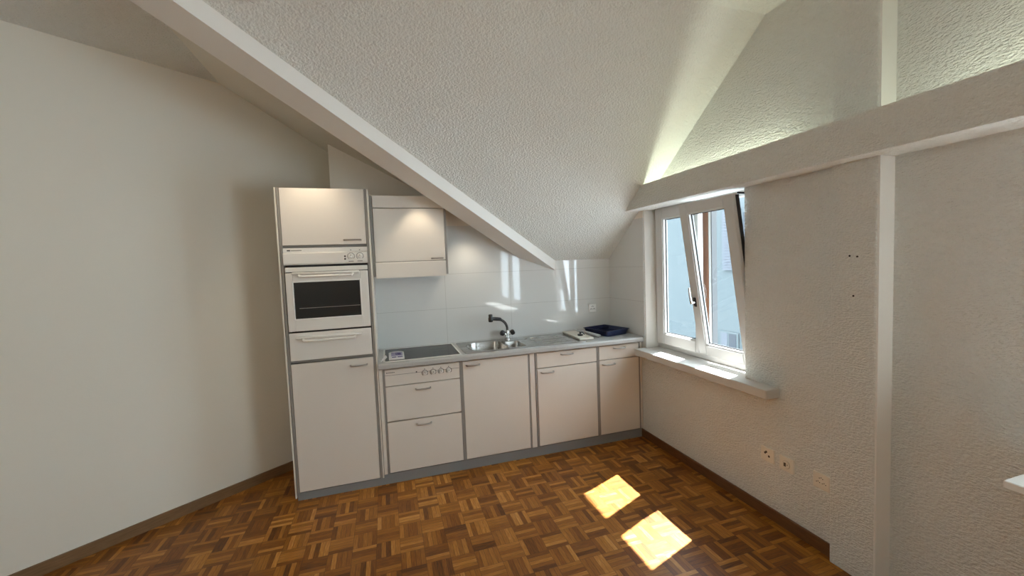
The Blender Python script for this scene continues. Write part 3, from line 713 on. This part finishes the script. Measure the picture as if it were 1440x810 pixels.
for (y, z), lb in zip(((1.381,1.578),(1.348,1.574),(1.363,1.388)), ('left of two close dark drill holes high on the pilaster','right of two close dark drill holes high on the pilaster','single dark drill hole below the pair on the pilaster')):
    bm = bmesh.new(); add_lathe2(bm, (XP+.002,y,z), (-1,0,0), [(0,.0045),(.0032,.0045)], 10); tag(obj('drill_hole', bm, BLACK), lb, 'hole', 'drill holes in the pilaster')

# ------------------------------------------------------------------ outside
XN = 7.0
nb = thing('neighbour_house', 'pale blue-white house across the street seen through the window', 'building', (XN+1, 6, -6))
bm = bmesh.new(); add_box(bm, XN, XN+3, 4.3, 22, -6, 6.6); obj('facade', bm, FACADE, nb)
def shutter_window(y0, y1, z0, z1):
    f = obj('window', box(XN-.03, XN+.02, y0, y1, z0, z1, bevel=.01), FACADE, nb)
    obj('pane', box(XN-.035, XN-.028, y0+.08, y1-.08, z0+.08, z1-.08), FGLASS, f)
    for a, b in ((y1-.03, y1+.42),):
        s_ = obj('shutter', box(XN-.07, XN-.01, a, b, z0, z1), SHUT, f)
        bm = bmesh.new(); k = z0+.06
        while k < z1-.06: add_box(bm, XN-.085, XN-.068, a+.05, b-.05, k, k+.03); k += .06
        obj('slats', bm, SHUT, s_)
shutter_window(5.75, 6.62, 1.30, 2.55)
for i in range(4):
    y0 = 7.30-.62*i
    f = obj('window', box(XN-.03, XN+.02, y0, y0+.50, -.42, -.02, bevel=.008), FACADE, nb); obj('pane', box(XN-.036, XN-.028, y0+.05, y0+.24, -.38, -.06), FGLASS, f); obj('pane', box(XN-.036, XN-.028, y0+.28, y0+.45, -.38, -.06), SHUT, f)
struct('ground', box(-8, 18, -15, 25, -6.2, -6.0), STREET)

# eave of the roof above the window
struct('ceiling_eave', box(XO, 2.92, -1, 4.3, 2.915, 3.05), SM)

# ------------------------------------------------------------------ light
W = bpy.data.worlds.new('sky'); S.world = W; W.use_nodes = True
nt = W.node_tree; bg = nt.nodes['Background']; bg.inputs[0].default_value = (.77, .90, 1.0, 1); bg.inputs[1].default_value = 8.0
def light(name, kind, loc, energy, col=(1,1,1), **k):
    l = bpy.data.lights.new(name, kind); l.energy = energy; l.color = col
    for a, b in k.items(): setattr(l, a, b)
    o = bpy.data.objects.new(name, l); COL.objects.link(o); o.location = loc; return o
def aim(o, d): o.rotation_euler = Vector(d).to_track_quat('-Z', 'Y').to_euler()
sun = light('sun', 'SUN', (6, 4, 8), 34.0, (1.0, .99, 1.0), angle=math.radians(.53)); aim(sun, (-.578, -.238, -1))
# strip lights lying in the cove on top of the beam
for y0, y1, e in ((1.70, 2.82, 1.55), (-.2, 1.10, 1.35)):
    o = light('cove_strip_light', 'AREA', (2.092, (y0+y1)/2, 2.062), e, (.96, 1.0, .80), shape='RECTANGLE', size=.03, size_y=y1-y0)
    o.rotation_euler = (math.pi, 0, 0)
# small halogen spotlights above the kitchen
def spot(loc, tgt, e, ang, blend=.6, r=.02):
    o = light('halogen_spotlight', 'SPOT', loc, e, (1.0, .84, .62), spot_size=math.radians(ang), spot_blend=blend, shadow_soft_size=r); aim(o, Vector(tgt)-Vector(loc)); return o
spot((.27, 3.12, 2.24), (.27, 3.19, 1.5), 4.4, 75)
spot((-.46, 2.86, 2.50), (-.46, 3.10, 1.9), 8, 80, 1.0)
spot((.70, 3.40, 1.96), (.69, 3.58, 1.2), 3.6, 95, 1.0)
# unseen fill light added behind the camera to brighten the room
light('fill_light', 'POINT', (-1.2, -.5, 2.3), 20, (1.0, .94, .86), shadow_soft_size=.15)

# ------------------------------------------------------------------ output look
S.view_settings.view_transform = 'Standard'; S.view_settings.look = 'None'; S.view_settings.gamma = 1.0
S.view_settings.use_curve_mapping = False; S.view_settings.exposure = 0.82
S.cycles.use_denoising = True
S.cycles.max_bounces = 10; S.cycles.diffuse_bounces = 8; S.cycles.glossy_bounces = 5; S.cycles.transparent_max_bounces = 12
S.cycles.sample_clamp_indirect = 6.0; S.cycles.caustics_reflective = False; S.cycles.caustics_refractive = False
